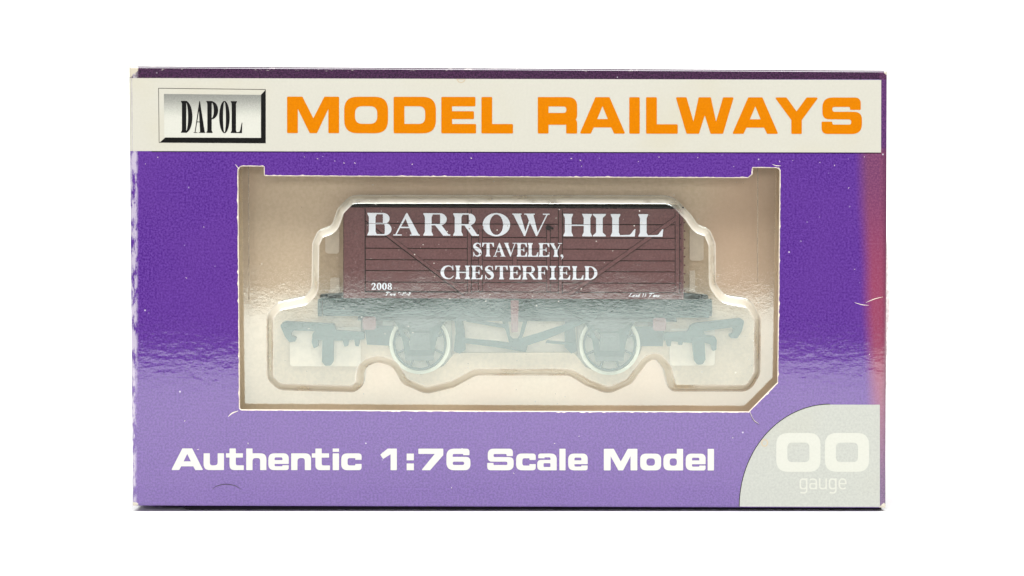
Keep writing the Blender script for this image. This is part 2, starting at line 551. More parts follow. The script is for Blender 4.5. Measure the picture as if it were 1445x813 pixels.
def mat_card():
    m = N('purple_printed_card')
    m.pos()
    grain = m.noise(2600, detail=3, rough=.7)
    blot = m.noise(60, detail=3)
    base = m.mix(m.ramp(grain, .34, .68), (.052, .010, .160), (.115, .042, .275))
    base = m.mix(m.ramp(blot, .35, .7, 0, .30), base, (.105, .036, .235))
    # plum strip along the top fold and pink tone along the right fold
    top = m.ramp(m._z, lm(py=112.6), lm(py=111.6))
    plum = m.mix(m.ramp(grain, .35, .65), (.022, .008, .026), (.062, .022, .06))
    base = m.mix(top, base, plum)
    wob = m.math('MULTIPLY', m.math('SUBTRACT', m.noise(45), .5), .006)
    xx = m.math('ADD', m._x, wob)
    xx = m.math('ADD', m._x, m.math('MULTIPLY', m.math('ADD', m._z, -lm(py=215)), .045))
    xx = m.math('ADD', xx, m.math('MULTIPLY', wob, .22))
    pink_mask = m.math('MULTIPLY', m.ramp(xx, lm(px=1203), lm(px=1226), 0, .92), m.math('MULTIPLY', m.ramp(m._z, lm(py=205), lm(py=216)), m.ramp(m._z, lm(py=720), lm(py=500))))
    pink = m.mix(m.ramp(m._z, lm(py=420), lm(py=230)), (.235, .040, .075), (.125, .034, .085))
    pink = m.mix(m.ramp(grain, .35, .75, 0, .5), pink, (.30, .10, .16))
    pink = m.mix(m.math('MULTIPLY', m.ramp(m._x, lm(px=1243), lm(px=1250)), .45), pink, (.075, .02, .05))
    base = m.mix(m.math('MULTIPLY', m.ramp(m._x, lm(px=1240), lm(px=1243)), .75), base, m.mix(m.ramp(grain, .35, .65), (.055, .018, .055), (.12, .04, .10)))
    base = m.mix(pink_mask, base, pink)
    # rubbed folds: bare card shows in flecks along the left and right edges
    n1 = m.noise(900, (1, 1, .35), 4, .7)
    ed = m.math('MAXIMUM', m.math('MULTIPLY', m.ramp(m._x, -.0731, -.0738), m.ramp(m._z, lm(py=600), lm(py=480))), m.ramp(m.math('ABSOLUTE', m._x), .0733, .0742))
    edl = m.math('MULTIPLY', ed, m.ramp(n1, .40, .56))
    base = m.mix(m.math('MULTIPLY', edl, .62), base, (.62, .58, .62))
    n2 = m.noise(1300, (.35, 1, 1), 3, .7, (.3, 0, 0))
    et = m.math('MULTIPLY', m.ramp(m._z, lm(py=103), lm(py=98)), m.ramp(n2, .60, .68))
    base = m.mix(m.math('MULTIPLY', et, .6), base, (.5, .45, .42))
    # bare corners
    for (cx, cy, rad) in ((182, 94, .0020), (1251, 721, .0017), (188, 715, .0010), (1252, 101, .0007)):
        c = P(cx, cy, 0)
        v = m.n('ShaderNodeVectorMath', operation='DISTANCE')
        m.l(m._p, v.inputs[0])
        v.inputs[1].default_value = c
        dd = m.math('ADD', v.outputs['Value'], m.math('MULTIPLY', m.math('SUBTRACT', m.noise(900, detail=3), .5), rad * 1.3))
        base = m.mix(m.ramp(dd, rad * 1.02, rad * .85), base, (.50, .455, .36))
    # dust and pin-prick scuffs
    vo = m.n('ShaderNodeTexVoronoi')
    vo.inputs['Scale'].default_value = 420
    m.l(m._p, vo.inputs['Vector'])
    sp = m.math('MULTIPLY', m.ramp(vo.outputs['Distance'], .085, .05), m.ramp(m.noise(160, off=(.2, .1, 0)), .56, .62))
    base = m.mix(m.math('MULTIPLY', sp, .75), base, (.6, .55, .62))
    m.principled(base, 0.06, 1.97, card_normal(m))
    return m.m


def mat_print(name, col, col2=None, rough=.09, ior=1.5, stain=True):
    m = N(name)
    g = m.noise(2200, detail=3, rough=.7)
    c2 = col2 or tuple(x * .955 for x in col)
    base = m.mix(m.ramp(g, .3, .7), col, c2)
    if stain:
        s = m.noise(38, detail=4, off=(.4, 0, .2))
        base = m.mix(m.ramp(s, .52, .75, 0, .5), base, tuple(x * y for x, y in zip(col, (.95, .90, .76))))
    m.principled(base, rough, ior, card_normal(m))
    return m.m


def mat_plain(name, col, rough=.6, var=.15, scale=900, ior=1.45, bump=0.0, spec=.5):
    m = N(name)
    g = m.noise(scale, detail=4, rough=.65)
    base = m.mix(m.ramp(g, .3, .7), tuple(x * (1 - var) for x in col), tuple(min(1, x * (1 + var)) for x in col))
    nrm = m.bump(m.noise(scale * 1.3, detail=3), bump) if bump else None
    m.principled(base, rough, ior, nrm, spec)
    return m.m


FILM = .25


def mat_film(name='clear_plastic', highlight=0.0):
    m = N(name)
    a = m.noise(1300, (1, 1, 1.5), 4, .7)
    b = m.noise(120, (1, 1, 1), 2, .5, (.1, .2, .3))
    nrm = m.bump(a, 5.5e-6)
    nrm = m.bump(b, 2.6e-5, 1.0, nrm)
    g = m.n('ShaderNodeBsdfGlossy')
    g.inputs['Color'].default_value = (.89, 1.0, .945, 1)
    g.inputs['Roughness'].default_value = .02
    m.l(nrm, g.inputs['Normal'])
    t = m.n('ShaderNodeBsdfTransparent')
    t.inputs['Color'].default_value = (.985, .985, .975, 1)
    lw = m.n('ShaderNodeLayerWeight')
    lw.inputs['Blend'].default_value = .5
    f = m.math('ADD', m.math('MULTIPLY', m.math('POWER', lw.outputs['Facing'], 3.0), .3), FILM, clamp=True)
    mx = m.n('ShaderNodeMixShader')
    m.l(f, mx.inputs[0])
    m.l(t.outputs[0], mx.inputs[1])
    m.l(g.outputs[0], mx.inputs[2])
    res = mx.outputs[0]
    vo = m.n('ShaderNodeTexVoronoi')
    vo.inputs['Scale'].default_value = 640
    m.l(m._p, vo.inputs['Vector'])
    sp = m.math('MULTIPLY', m.ramp(vo.outputs['Distance'], .095, .05), m.ramp(m.noise(130, off=(.7, .3, .1)), .52, .60))
    ds = m.n('ShaderNodeBsdfDiffuse')
    ds.inputs[0].default_value = (.8, .76, .68, 1)
    m3 = m.n('ShaderNodeMixShader')
    m.l(m.math('MULTIPLY', sp, .8), m3.inputs[0])
    m.l(res, m3.inputs[1])
    m.l(ds.outputs[0], m3.inputs[2])
    res = m3.outputs[0]
    if highlight:
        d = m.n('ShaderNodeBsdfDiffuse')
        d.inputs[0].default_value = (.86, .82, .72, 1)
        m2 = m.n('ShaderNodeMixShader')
        m.l(m.math('MULTIPLY', m.ramp(m.noise(160, detail=3), .15, .55), highlight), m2.inputs[0])
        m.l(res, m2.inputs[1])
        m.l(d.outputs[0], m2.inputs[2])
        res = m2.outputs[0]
    m.l(res, m.out.inputs[0])
    return m.m


def mat_logo():
    """printed grey halftone that runs from dark at the top of the plaque to paper white"""
    m = N('halftone_grey_print')
    m.pos()
    dots = m.noise(5200, detail=2, rough=.7)
    k = m.math('ADD', m.ramp(m._z, lm(py=172), lm(py=131), 0, .72), m.math('MULTIPLY', m.math('SUBTRACT', dots, .5), .5))
    base = m.mix(m.math('MAXIMUM', k, 0.0), (.50, .50, .44), (.07, .075, .07))
    m.principled(base, .14, 1.55, card_normal(m))
    return m.m


def mat_maroon():
    m = N('maroon_plastic')
    m.pos()
    g = m.noise(2400, detail=4, rough=.75)
    b = m.noise(240, (1, 1, 2.5), 3, .6)
    base = m.mix(m.ramp(g, .3, .7), (.115, .040, .042), (.185, .078, .076))
    base = m.mix(m.ramp(b, .4, .75, 0, .4), base, (.18, .085, .08))
    vo = m.n('ShaderNodeTexVoronoi')
    vo.inputs['Scale'].default_value = 900
    m.l(m._p, vo.inputs['Vector'])
    sp = m.math('MULTIPLY', m.ramp(vo.outputs['Distance'], .10, .05), m.ramp(m.noise(200, off=(.5, .1, 0)), .55, .62))
    base = m.mix(m.math('MULTIPLY', sp, .7), base, (.55, .48, .45))
    m.principled(base, .42, 1.45, m.bump(g, 1.5e-5))
    return m.m


M_card = mat_card()
M_cream = mat_print('cream_print', (.475, .463, .40))
M_orange = mat_print('orange_print', (.52, .158, .0), (.48, .140, .0), stain=False, ior=1.33)
M_black = mat_print('black_print', (.004, .004, .004), (.008, .008, .008), stain=False)
M_logo = mat_logo()
M_badge = mat_print('silver_grey_print', (.42, .43, .385), (.36, .37, .335))
M_pale = mat_print('pale_print', (.51, .515, .45), stain=False)
M_white = mat_print('white_print', (.58, .575, .53), stain=False)
M_raw = mat_plain('raw_card', (.70, .62, .52), .8, .12, 2500)
M_liner = mat_plain('unprinted_board', (.80, .68, .50), .85, .10, 1800, bump=2e-5)
M_film = mat_film()
M_edge_highlight = mat_film('highlight_whitened_plastic', .5)  # pale diffuse mixed in stands for highlights along the moulded edge
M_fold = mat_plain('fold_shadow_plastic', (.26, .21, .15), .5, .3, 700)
M_maroon = mat_maroon()
M_wblack = mat_plain('black_plastic', (.012, .040, .034), .5, .35, 1600, bump=1e-5)
M_pad = mat_plain('cream_pad', (.72, .62, .48), .5, .05)
mt = N('tan_flocked_board')
mt.pos()
M_tan = mt.m
base = mt.mix(mt.ramp(mt.noise(1500, detail=3), .3, .7), (.68, .54, .385), (.75, .60, .44))
base = mt.mix(mt.ramp(mt.noise(34, (1, 1, .6), 3, .5, (.3, .1, .2)), .42, .68, 0, .7), base, (.66, .465, .33))
mt.principled(base, .85)
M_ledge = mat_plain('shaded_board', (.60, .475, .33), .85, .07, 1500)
M_web = mat_plain('grey_board', (.86, .82, .68), .8, .05)
M_wgrey = mat_plain('lit_relief_plastic', (.05, .066, .06), .5, .3, 1600)  # lighter copy of the black plastic; relief contrast put into the colour
M_dark = mat_plain('dark_gap_shade', (.018, .012, .012), .8, .3)  # plank gaps and dark marks, also the painted shade round the straps
M_rim = mat_plain('pale_wheel_rim', (.62, .63, .50), .4, .06)
M_wtext = mat_plain('white_pad_print', (.86, .90, .95), .45, .03)
M_lumps = mat_plain('black_lumps', (.012, .013, .013), .55, .5, 2500)
M_paper = mat_plain('white_paper', (.86, .86, .85), .75, .01, 40)

# ------------------------------------------------------------------ setting: white tabletop and curved white backdrop
EDGE = -.44
mb = MB()
mb.v += [Vector(p) for p in ((-1.1, EDGE, 0), (1.1, EDGE, 0), (1.1, .30, 0), (-1.1, .30, 0), (-1.1, EDGE, -.02), (1.1, EDGE, -.02), (1.1, .30, -.02), (-1.1, .30, -.02))]
mb.f += [(0, 1, 2, 3), (7, 6, 5, 4), (0, 4, 5, 1), (1, 5, 6, 2), (3, 2, 6, 7), (0, 3, 7, 4)]
o = mb.build('tabletop', M_paper)
o['kind'] = 'structure'
mb = MB()
prof = [(.30, 0.0)] + [(.30 + .25 * sin(a), .25 - .25 * cos(a)) for a in [pi / 2 * i / 16 for i in range(1, 17)]] + [(.55, .9)]
for (a, b) in zip(prof[:-1], prof[1:]):
    mb.face([(-1.1, a[0], a[1]), (1.1, a[0], a[1]), (1.1, b[0], b[1]), (-1.1, b[0], b[1])])
o = mb.build('backdrop', M_paper, smooth=True)
o['kind'] = 'structure'

# ------------------------------------------------------------------ the box
box = thing('model_box', (0, .02, 0), 'worn purple cardboard model railway box with cream title band and cut-out window', 'box')
box.location = (0, 0, 0)
DEEP = 39.0            # mm
TL, TR, BR, BL = (182, 93.5), (1252, 99.5), (1250, 717), (187, 714)


def edge_pts(a, b, n, amp):
    return [(a[0] + (b[0] - a[0]) * i / n + (random.uniform(-amp, amp) if 0 < i else 0), a[1] + (b[1] - a[1]) * i / n + (random.uniform(-amp, amp) if 0 < i else 0)) for i in range(n)]


LIP = 3.6   # px radius of the folds
inn = lambda p, sx, sy: (p[0] + sx * LIP, p[1] + sy * LIP)
flat = [inn(TL, 1, 1), inn(TR, -1, 1), inn(BR, -1, -1), inn(BL, 1, -1)]
outer = []
for i in range(4):
    outer += edge_pts(flat[i], flat[(i + 1) % 4], 60 if i % 2 == 0 else 36, .0)
window = rp([(336, 234.8, 7), (372.3, 235.2, 1.5), (372.5, 248.6, 2.5), (720, 250.2), (1056, 251.3, 2), (1062.3, 246, 2), (1062.3, 236.8, 1), (1100.5, 237.3, 6), (1098.5, 420), (1097, 540),
             (1056.5, 581), (700, 580), (338.5, 578, 3), (337, 400)], 5)


def resample(c, step, closed=True):
    out = []
    m = len(c)
    for i in range(m if closed else m - 1):
        a, b = Vector(c[i][:2]), Vector(c[(i + 1) % m][:2])
        k = max(1, int((b - a).length / step))
        for j in range(k):
            q = a + (b - a) * (j / k)
            out.append((q.x, q.y))
    return out


def normals_in(c):
    """inward unit normals of a closed contour (px, y down)"""
    m = len(c)
    ar = sum(c[i][0] * c[(i + 1) % m][1] - c[(i + 1) % m][0] * c[i][1] for i in range(m))
    s = 1 if ar > 0 else -1
    out = []
    for i in range(m):
        a, b = Vector(c[i - 1]), Vector(c[(i + 1) % m])
        t = (b - a).normalized()
        out.append(Vector((-t.y, t.x)) * s)
    return out


win = resample(window, 4)
wn = normals_in(win)
wide_r = [1.15 + (.9 if random.random() < .06 else 0) + random.uniform(-.3, .35) for _ in win]
win_out = [(p[0] - n.x * r_, p[1] - n.y * r_) for p, n, r_ in zip(win, wn, wide_r)]
mb = MB()
mb.fill([outer, win_out], 0)
# folded edges, quarter round back to the sides
ring0 = outer
cen = Vector((720, 406))


def lip_ring(k, n=5):
    a = pi / 2 * k / n
    r = []
    for p in outer:
        q = list(p)
        ex = LIP * sin(a)
        onl, onr = abs(p[0] - (flat[0][0] + (flat[3][0] - flat[0][0]) * (p[1] - flat[0][1]) / (flat[3][1] - flat[0][1]))) < .01, abs(p[0] - (flat[1][0] + (flat[2][0] - flat[1][0]) * (p[1] - flat[1][1]) / (flat[2][1] - flat[1][1]))) < .01
        ont, onb = abs(p[1] - (flat[0][1] + (flat[1][1] - flat[0][1]) * (p[0] - flat[0][0]) / (flat[1][0] - flat[0][0]))) < .01, abs(p[1] - (flat[3][1] + (flat[2][1] - flat[3][1]) * (p[0] - flat[3][0]) / (flat[2][0] - flat[3][0]))) < .01
        if onl: q[0] -= ex
        if onr: q[0] += ex
        if ont: q[1] -= ex
        if onb: q[1] += ex
        r.append(q)
    return r, LIP / PXMM * (1 - cos(a))


rings = [lip_ring(k) for k in range(6)]


def Q(p, d):
    """point of the front outline pushed straight back by d mm (no perspective)"""
    v = P(p[0], p[1], 0)
    return v + Vector((0, d * MM, 0))


for (r0, d0), (r1, d1) in zip(rings[:-1], rings[1:]):
    for i in range(len(r0)):
        j = (i + 1) % len(r0)
        mb.face([Q(r0[i], d0), Q(r1[i], d1), Q(r1[j], d1), Q(r0[j], d0)][::-1])
front = mb.build('front_panel', M_card, box, post=lambda bm: bmesh.ops.recalc_face_normals(bm, faces=bm.faces))
for p in front.data.polygons:
    p.use_smooth = False
last = rings[-1][0]
D1 = rings[-1][1]
corner_i = [0, 60, 96, 156]


def side(name, i0, i1, mat):
    m = MB()
    idx = [i % len(last) for i in range(i0, i1 + 1)]
    for a, b in zip(idx[:-1], idx[1:]):
        m.face([Q(last[a], D1), Q(last[b], D1), Q(last[b], DEEP), Q(last[a], DEEP)])
    # inner liner 0.6 mm in
    return m.build(name, mat, box)


side('top_panel', 0, 60, M_card)
side('side_panel', 60, 96, M_card)
side('bottom_panel', 96, 156, M_card)
side('side_panel', 156, 192, M_card)
mb = MB()
mb.face([Q(last[0], DEEP), Q(last[60], DEEP), Q(last[96], DEEP), Q(last[156], DEEP)])
mb.build('back_panel', M_card, box)
# glued base flap the box stands on, set back; near-black colour paints the contact shade
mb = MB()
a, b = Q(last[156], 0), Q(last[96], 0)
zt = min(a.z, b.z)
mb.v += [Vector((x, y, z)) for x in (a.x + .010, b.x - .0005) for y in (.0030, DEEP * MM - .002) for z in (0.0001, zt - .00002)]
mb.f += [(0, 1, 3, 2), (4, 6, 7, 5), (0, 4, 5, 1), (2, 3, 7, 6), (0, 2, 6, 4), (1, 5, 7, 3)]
mb.build('base_flap', mat_plain('shade_black_card', (.012, .007, .018), .8, .2), box)
# raw cut edge round the window: crushed chamfer and the thickness of the card
mb = MB()
for i in range(len(win)):
    j = (i + 1) % len(win)
    a0, b0 = Q(win_out[i], .0), Q(win_out[j], .0)
    a1, b1 = Q(win[i], .22), Q(win[j], .22)
    mb.face([a0, b0, b1, a1])
    mb.face([a1, b1, b1 + Vector((0, .45e-3, 0)), a1 + Vector((0, .45e-3, 0))])
mb.build('cut_edge', M_raw, front)
# unprinted inside of the box
mb = MB()
ins = [(flat[0][0] + 2, flat[0][1] + 2), (flat[1][0] - 2, flat[1][1] + 2), (flat[2][0] - 2, flat[2][1] - 2), (flat[3][0] + 2, flat[3][1] - 2)]
win_b = [(p[0] - n.x * .2, p[1] - n.y * .2) for p, n in zip(win, wn)]
n0 = len(mb.v)
mb.fill([ins, win_b], 0, shift=.00068)
for i in range(4):
    a, b = ins[i], ins[(i + 1) % 4]
    mb.face([Q(a, .68), Q(b, .68), Q(b, DEEP - .7), Q(a, DEEP - .7)])
mb.face([Q(p, DEEP - .7) for p in ins])
mb.build('inner_lining', M_liner, box)

# cream title band with its artwork
e0 = .04
mb = MB()
mb.fill([resample([(186.2, 110.2), (1243.5, 112.8), (1243.3, 215.3), (186.9, 213.2)], 30)], -e0 * .5)
band = mb.build('title_band', M_cream, front)
# the band runs round the left fold
mb = MB()
i_l = [i for i in range(156, 192)] + [0]


def left_wrap(y):
    return flat[3][0] + (flat[0][0] - flat[3][0]) * (flat[3][1] - y) / (flat[3][1] - flat[0][1])


ys = [110.2 + (213.2 - 110.2) * k / 8 for k in range(9)]
for y0, y1 in zip(ys[:-1], ys[1:]):
    for k in range(5):
        a0, a1 = pi / 2 * k / 5, pi / 2 * (k + 1) / 5
        def W(y, a):
            x = left_wrap(y) - (LIP + .15) * sin(a)
            return P(x, y, 0) + Vector((0, (LIP * (1 - cos(a)) / PXMM - e0 * .5 * cos(a)) * MM, 0))
        mb.face([W(y0, a0), W(y1, a0), W(y1, a1), W(y0, a1)])
    x0, x1 = left_wrap(y0) - LIP - .15, left_wrap(y1) - LIP - .15
    mb.face([Q((x0, y0), LIP / PXMM), Q((x1, y1), LIP / PXMM), Q((x1, y1), DEEP - 8), Q((x0, y0), DEEP - 8)])
mb.build('band_return', M_cream, front, smooth=True)

mb = MB()
SL = 1.3 / 800
for ch, x0, x1 in (('M', 405, 478.6), ('O', 485.7, 547.6), ('D', 555.4, 615.2), ('E', 622.7, 671.9), ('L', 679.3, 724), ('R', 758.8, 814.5), ('A', 818, 882.4), ('I', 887.9, 902.8), ('L', 911.6, 956.4),
                   ('W', 953.5, 1035.5), ('A', 1033.3, 1098.3), ('Y', 1093.1, 1155), ('S', 1159.3, 1216.4)):
    put(mb, wide(ch, x1 - x0, 51.6, 15.3, 13.4), x0, 188.0, -e0, SL, 405)
mb.build('title_lettering', M_orange, front)

# plaque: hairline frame, halftone field, black bevel, condensed capitals
mb = MB()
fr = [(223.4, 124.2), (375, 126), (375, 202.3), (224.2, 201.4)]
fi = [(224.1, 124.9), (374.4, 126.7), (374.4, 201.7), (224.9, 200.8)]
mb.fill([fr, fi], -e0)
mb.fill([[(375, 126.4), (375, 202.3), (225.2, 201.2), (233.2, 194.2), (368.3, 194.8), (368.3, 134)]], -e0, shift=-2e-6)
plq = mb.build('plaque_frame', M_black, front)
mb = MB()
mb.fill([resample([(231.2, 132.6), (368.2, 134), (368.2, 194.6), (231.9, 193.9)], 12)], -e0)
mb.build('plaque_field', M_logo, front)
mb = MB()
for ch, x0, x1 in (('D', 255.4, 271.6), ('A', 273.2, 289.8), ('P', 291.3, 307.9), ('O', 309.3, 324.2), ('L', 325.6, 342)):
    put(mb, serif(ch, x1 - x0, 45, 6.2 if ch != 'O' else 5.2, 1.15), x0, 187.4, -e0 * 1.4, .006, 255)
mb.build('plaque_lettering', M_black, front)

# hairline printed under the band, and two small stains
mb = MB()
mb.fill([resample([(214, 213.7), (1243.3, 215.6), (1243.3, 216.7), (214, 214.6)], 60)], -e0 * .5)
mb.build('band_rule', M_black, front)
M_stain = mat_print('tea_stain', (.46, .38, .27))
mb = MB()
mb.fill([ell(1079, 625, 5, 5.6, 20), ell(1079, 625, 3.2, 3.8, 20)], -e0 * .8)
mb.build('stain', M_stain, front)
mb = MB()
mb.fill([[(644, 111.6), (657, 111.8), (655.5, 115.5), (651, 117.5), (646.5, 116)], [(646, 112.4), (647.5, 115), (651, 116.2), (654, 114.6), (655, 112.6)]], -e0 * .8)
mb.build('stain', M_stain, front)

# tag line
mb = MB()
cap, xh = 30.4, 23.6
for ch, x0, x1 in (('A', 241.8, 286.6), ('u', 287.3, 316), ('t', 318.9, 344), ('h', 347.5, 375.9), ('e', 378.7, 407.4), ('n', 410.9, 438.9), ('t', 440, 465.6), ('i', 469.5, 478.4), ('c', 481.6, 510.2),
                   ('1', 536.6, 560), (':', 573.9, 584), ('7', 590.4, 625.5), ('6', 630, 663.8), ('S', 687.6, 724.8), ('c', 728.3, 756), ('a', 758.2, 785.6), ('l', 789.4, 798), ('e', 801.8, 829.2),
                   ('M', 852.1, 899.4), ('o', 903.4, 933), ('d', 936.2, 963.9), ('e', 967.7, 995.7), ('l', 998.6, 1007.5)):
    hh = cap if ch in 'A176SM:' else xh
    put(mb, wide(ch, x1 - x0, hh, 8.8 if ch not in 'M' else 9.6, 6.6 if hh < 30 else 7.4, cap), x0, 663.3, -e0 * .6, .0008, 241)
mb.build('tagline_lettering', M_white, front)

# gauge badge
mb = MB()
badge = [(1043.8, 715)] + [(1171.5 - 127.7 * cos(a), 715 - 144 * sin(a)) for a in [pi / 2 * i / 28 for i in range(1, 29)]] + [(1241.6, 571.2), (1241.6, 715.6)]
mb.fill([badge], -e0 * .5)
mb.build('gauge_badge', M_badge, front)
mb = MB()
bl = [(x - .75, y) for x, y in badge[:-2]]
hl = [(badge[i][0] - 1.2 * cos(pi / 2 * i / 28), badge[i][1] - 1.2 * sin(pi / 2 * i / 28)) for i in range(29)]
mb.fill([hl + badge[:29][::-1]], -e0 * .5)
mb.build('badge_outline', M_black, front)
mb = MB()
for x0, x1 in ((1095.4, 1157.9), (1164, 1226.4)):
    put(mb, [[rr(0, 0, x1 - x0, 55, 17), rr(15.7, 13.8, x1 - x0 - 15.7, 55 - 13.8, 7)]], x0, 666, -e0)
W_ = 2.1
xg = 15.5
lets = []
def ring_(cx, w, h, y0=0):
    return [rr(cx, y0, cx + w, y0 + h, 4.6), rr(cx + W_, y0 + W_, cx + w - W_, y0 + h - W_, 3)]
g_w = 11.0
X = 1128.4
def gl(x):
    put(mb, [ring_(0, g_w, xg), [box_(g_w - W_, -.4, g_w, xg)], [stroke([(g_w - W_ / 2, 0, W_), (g_w - W_ * .6, -2.6, W_), (g_w * .72, -4.6, W_), (g_w * .45, -5.1, W_), (1.2, -4.4, W_)], 3)]], x, 690.6, -e0)
gl(X)
put(mb, [[stroke([(1, xg - 2.2, W_), (4, xg - 1, W_), (7.6, xg - 1.4, W_), (9.8, xg - 4, W_), (10, 0, W_)], 5)], [rr(0, 0, 10.8, 9.2, 3.8), rr(W_, W_, 10.8 - W_, 9.2 - W_, 2)]], X + 13.6, 690.6, -e0)
put(mb, [[stroke([(1, xg, W_), (1, 4, W_), (2.6, 1.4, W_), (5.5, .9, W_), (8.6, 1.6, W_), (10, 4, W_)], 5)], [box_(9, 0, 9 + W_, xg)]], X + 27.4, 690.6, -e0)
gl(X + 41.2)
put(mb, [[stroke([(10, 2.4, W_), (7.5, 1.0, W_), (3.6, 1.2, W_), (1.2, 4.4, W_), (1.1, 10.5, W_), (3, 14, W_), (6, 14.6, W_), (9, 13.4, W_), (10.1, 10.5, W_), (10.1, 7.8, W_)], 5)], [box_(1, 7.2, 11, 7.2 + W_ * .85)]], X + 55, 690.6, -e0)
mb.build('badge_lettering', M_pale, front)

# wear: fine scratches, the curved nick, torn flecks at the window corner and the peeling strip on the right fold
def scr(pts, wd):
    q = [(x, y, wd * (0.35 if i in (0, len(pts) - 1) else 1)) for i, (x, y) in enumerate(pts)]
    mb = MB()
    mb.fill([stroke(q, 5)], -e0 * .3)
    mb.build('scratch', M_raw, front)
scr([(1206, 427), (1216, 430), (1226, 431)], .9)
scr([(1222, 427), (1234, 422), (1246, 419)], .9)
scr([(322, 588), (328, 583), (336, 580)], 1.6)
scr([(1058, 580), (1063, 592), (1071, 598)], .7)
scr([(1090, 232), (1096, 234), (1102, 234)], .9)
scr([(332, 232), (336, 237), (338, 239)], .9)
for _ in range(46):
    x, y = random.uniform(200, 1235), random.choice([random.uniform(220, 236), random.uniform(590, 708), random.uniform(260, 560)])
    if 255 < y < 585 and 330 < x < 1105: continue
    if y > 565 and x > 1040: continue
    a = random.uniform(0, pi)
    L_ = random.uniform(.6, 2.6)
    scr([(x, y), (x + L_ * cos(a) * .5, y + L_ * sin(a) * .5 + .2), (x + L_ * cos(a), y + L_ * sin(a))], random.uniform(.5, .95))
mb = MB()
mb.fill([stroke([(300, 690, .5), (306, 686, .9), (318, 683.4, 1.0), (330, 685, .9), (340, 690, .4)], 6)], -e0 * .3)
mb.build('crease', M_dark, front)
mb = MB()
mb.fill([stroke([(1058, 583, .4), (1064, 594, .8), (1072, 600, .4)], 6)], -e0 * .3, shift=-1e-6)
mb.build('crease', M_dark, front)
mb = MB()
pts = [(1249.6, 300), (1250.6, 320), (1251.8, 335), (1253, 352), (1254.5, 372), (1254, 395), (1255.8, 418), (1256.3, 440), (1254.8, 462), (1252.3, 470), (1252.8, 490), (1251.2, 520), (1252.4, 536), (1250.4, 560)]
pts = [(x + random.uniform(-.5, .5), y) for x, y in resample(pts, 5, False)]
for (a, b) in zip(pts[:-1], pts[1:]):
    ya, yb = a[1], b[1]
    e = lambda y: 1251.5 - 2 * (y - 99.5) / 618 - .6
    mb.face([Q((e(ya), ya), .45), Q((e(yb), yb), .45), Q(b, .9), Q(a, .9)])
    mb.face([Q(a, .9), Q(b, .9), Q((e(yb), yb), 2.6), Q((e(ya), ya), 2.6)])
mb.build('peeling_edge', mat_plain('frayed_card', (.62, .55, .55), .8, .25, 1500), front)

# ------------------------------------------------------------------ blister tray
WZ = P(722, 528, 14)
tray = thing('blister_tray', (0, .005, P(0, 590, 5).z), 'clear plastic blister tray moulded around the maroon wagon behind the box window', 'packaging')
FL, BU = 5.4, 1.7
TILT = radians(1.3)
ZC = P(0, 430, 0).z
contour = rp([(a_[0], a_[1], a_[2] * 1.6) for a_ in [(493, 275.5, 14), (951, 276, 20), (977, 303, 14), (987, 318, 9), (1004, 324, 10), (1012.5, 345, 10), (1013, 402, 10), (1025, 418, 10), (1063, 424, 14), (1077, 450, 12), (1076.5, 530, 12), (1062, 556, 14), (946, 556, 8),
              (938, 524, 9), (926, 508, 6), (914, 516, 10), (893, 545, 14), (860, 560, 16), (828, 548, 14), (804, 533, 14), (672, 533, 14), (640, 550, 16), (600, 560, 16), (566, 545, 12), (552, 520, 10), (532, 514, 8), (514, 520, 8), (511, 548, 9), (498, 557, 9),
              (390, 554, 14), (373, 538, 12), (373, 446, 12), (388, 428, 14), (428, 420, 8), (437, 408, 8), (438, 344, 10), (446, 326, 9), (466, 319, 8), (474, 295, 12)]], 8)
con = resample(contour, 2.5)
for _ in range(2):
    con = [((con[i - 1][0] + con[i][0] * 2 + con[(i + 1) % len(con)][0]) / 4, (con[i - 1][1] + con[i][1] * 2 + con[(i + 1) % len(con)][1]) / 4) for i in range(len(con))]
cn = normals_in(con)


def tilted(v):
    v = v.copy()
    v.y -= (v.z - ZC) * math.tan(TILT)
    return v


mb = MB()
TW, NR = 12.0, 12
ringv = []
for k in range(NR + 1):
    u = k / NR
    s = u * u * (3 - 2 * u)
    dd = FL + (BU - FL) * s
    ringv.append([tilted(P(p[0] + n.x * TW * u, p[1] + n.y * TW * u, 0) + Vector((0, dd * MM, 0))) for p, n in zip(con, cn)])
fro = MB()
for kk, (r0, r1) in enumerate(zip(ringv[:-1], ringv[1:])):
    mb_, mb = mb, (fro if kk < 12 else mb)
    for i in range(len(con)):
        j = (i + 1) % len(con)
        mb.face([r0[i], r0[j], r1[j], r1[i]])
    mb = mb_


def flat_fill(mb, contours, d):
    polys = [[Vector((p[0], -p[1], 0)) for p in c] for c in contours]
    fl = [p for c in contours for p in c]
    n = len(mb.v)
    mb.v += [tilted(P(p[0], p[1], 0) + Vector((0, d * MM, 0))) for p in fl]
    for t in tessellate_polygon(polys):
        mb.f.append(tuple(n + i for i in t))


inner_c = [(p[0] + n.x * TW, p[1] + n.y * TW) for p, n in zip(con, cn)]
flat_fill(mb, [inner_c], BU)
flat_fill(mb, [resample([(318, 222), (1118, 222), (1118, 592), (318, 592)], 12), con], FL)
fro.build('moulded_edge', M_edge_highlight, tray, smooth=True)
o = mb.build('tray_shell', M_film, tray, post=lambda bm: bmesh.ops.recalc_face_normals(bm, faces=bm.faces))
for p in o.data.polygons:
    p.use_smooth = len(p.vertices) == 4

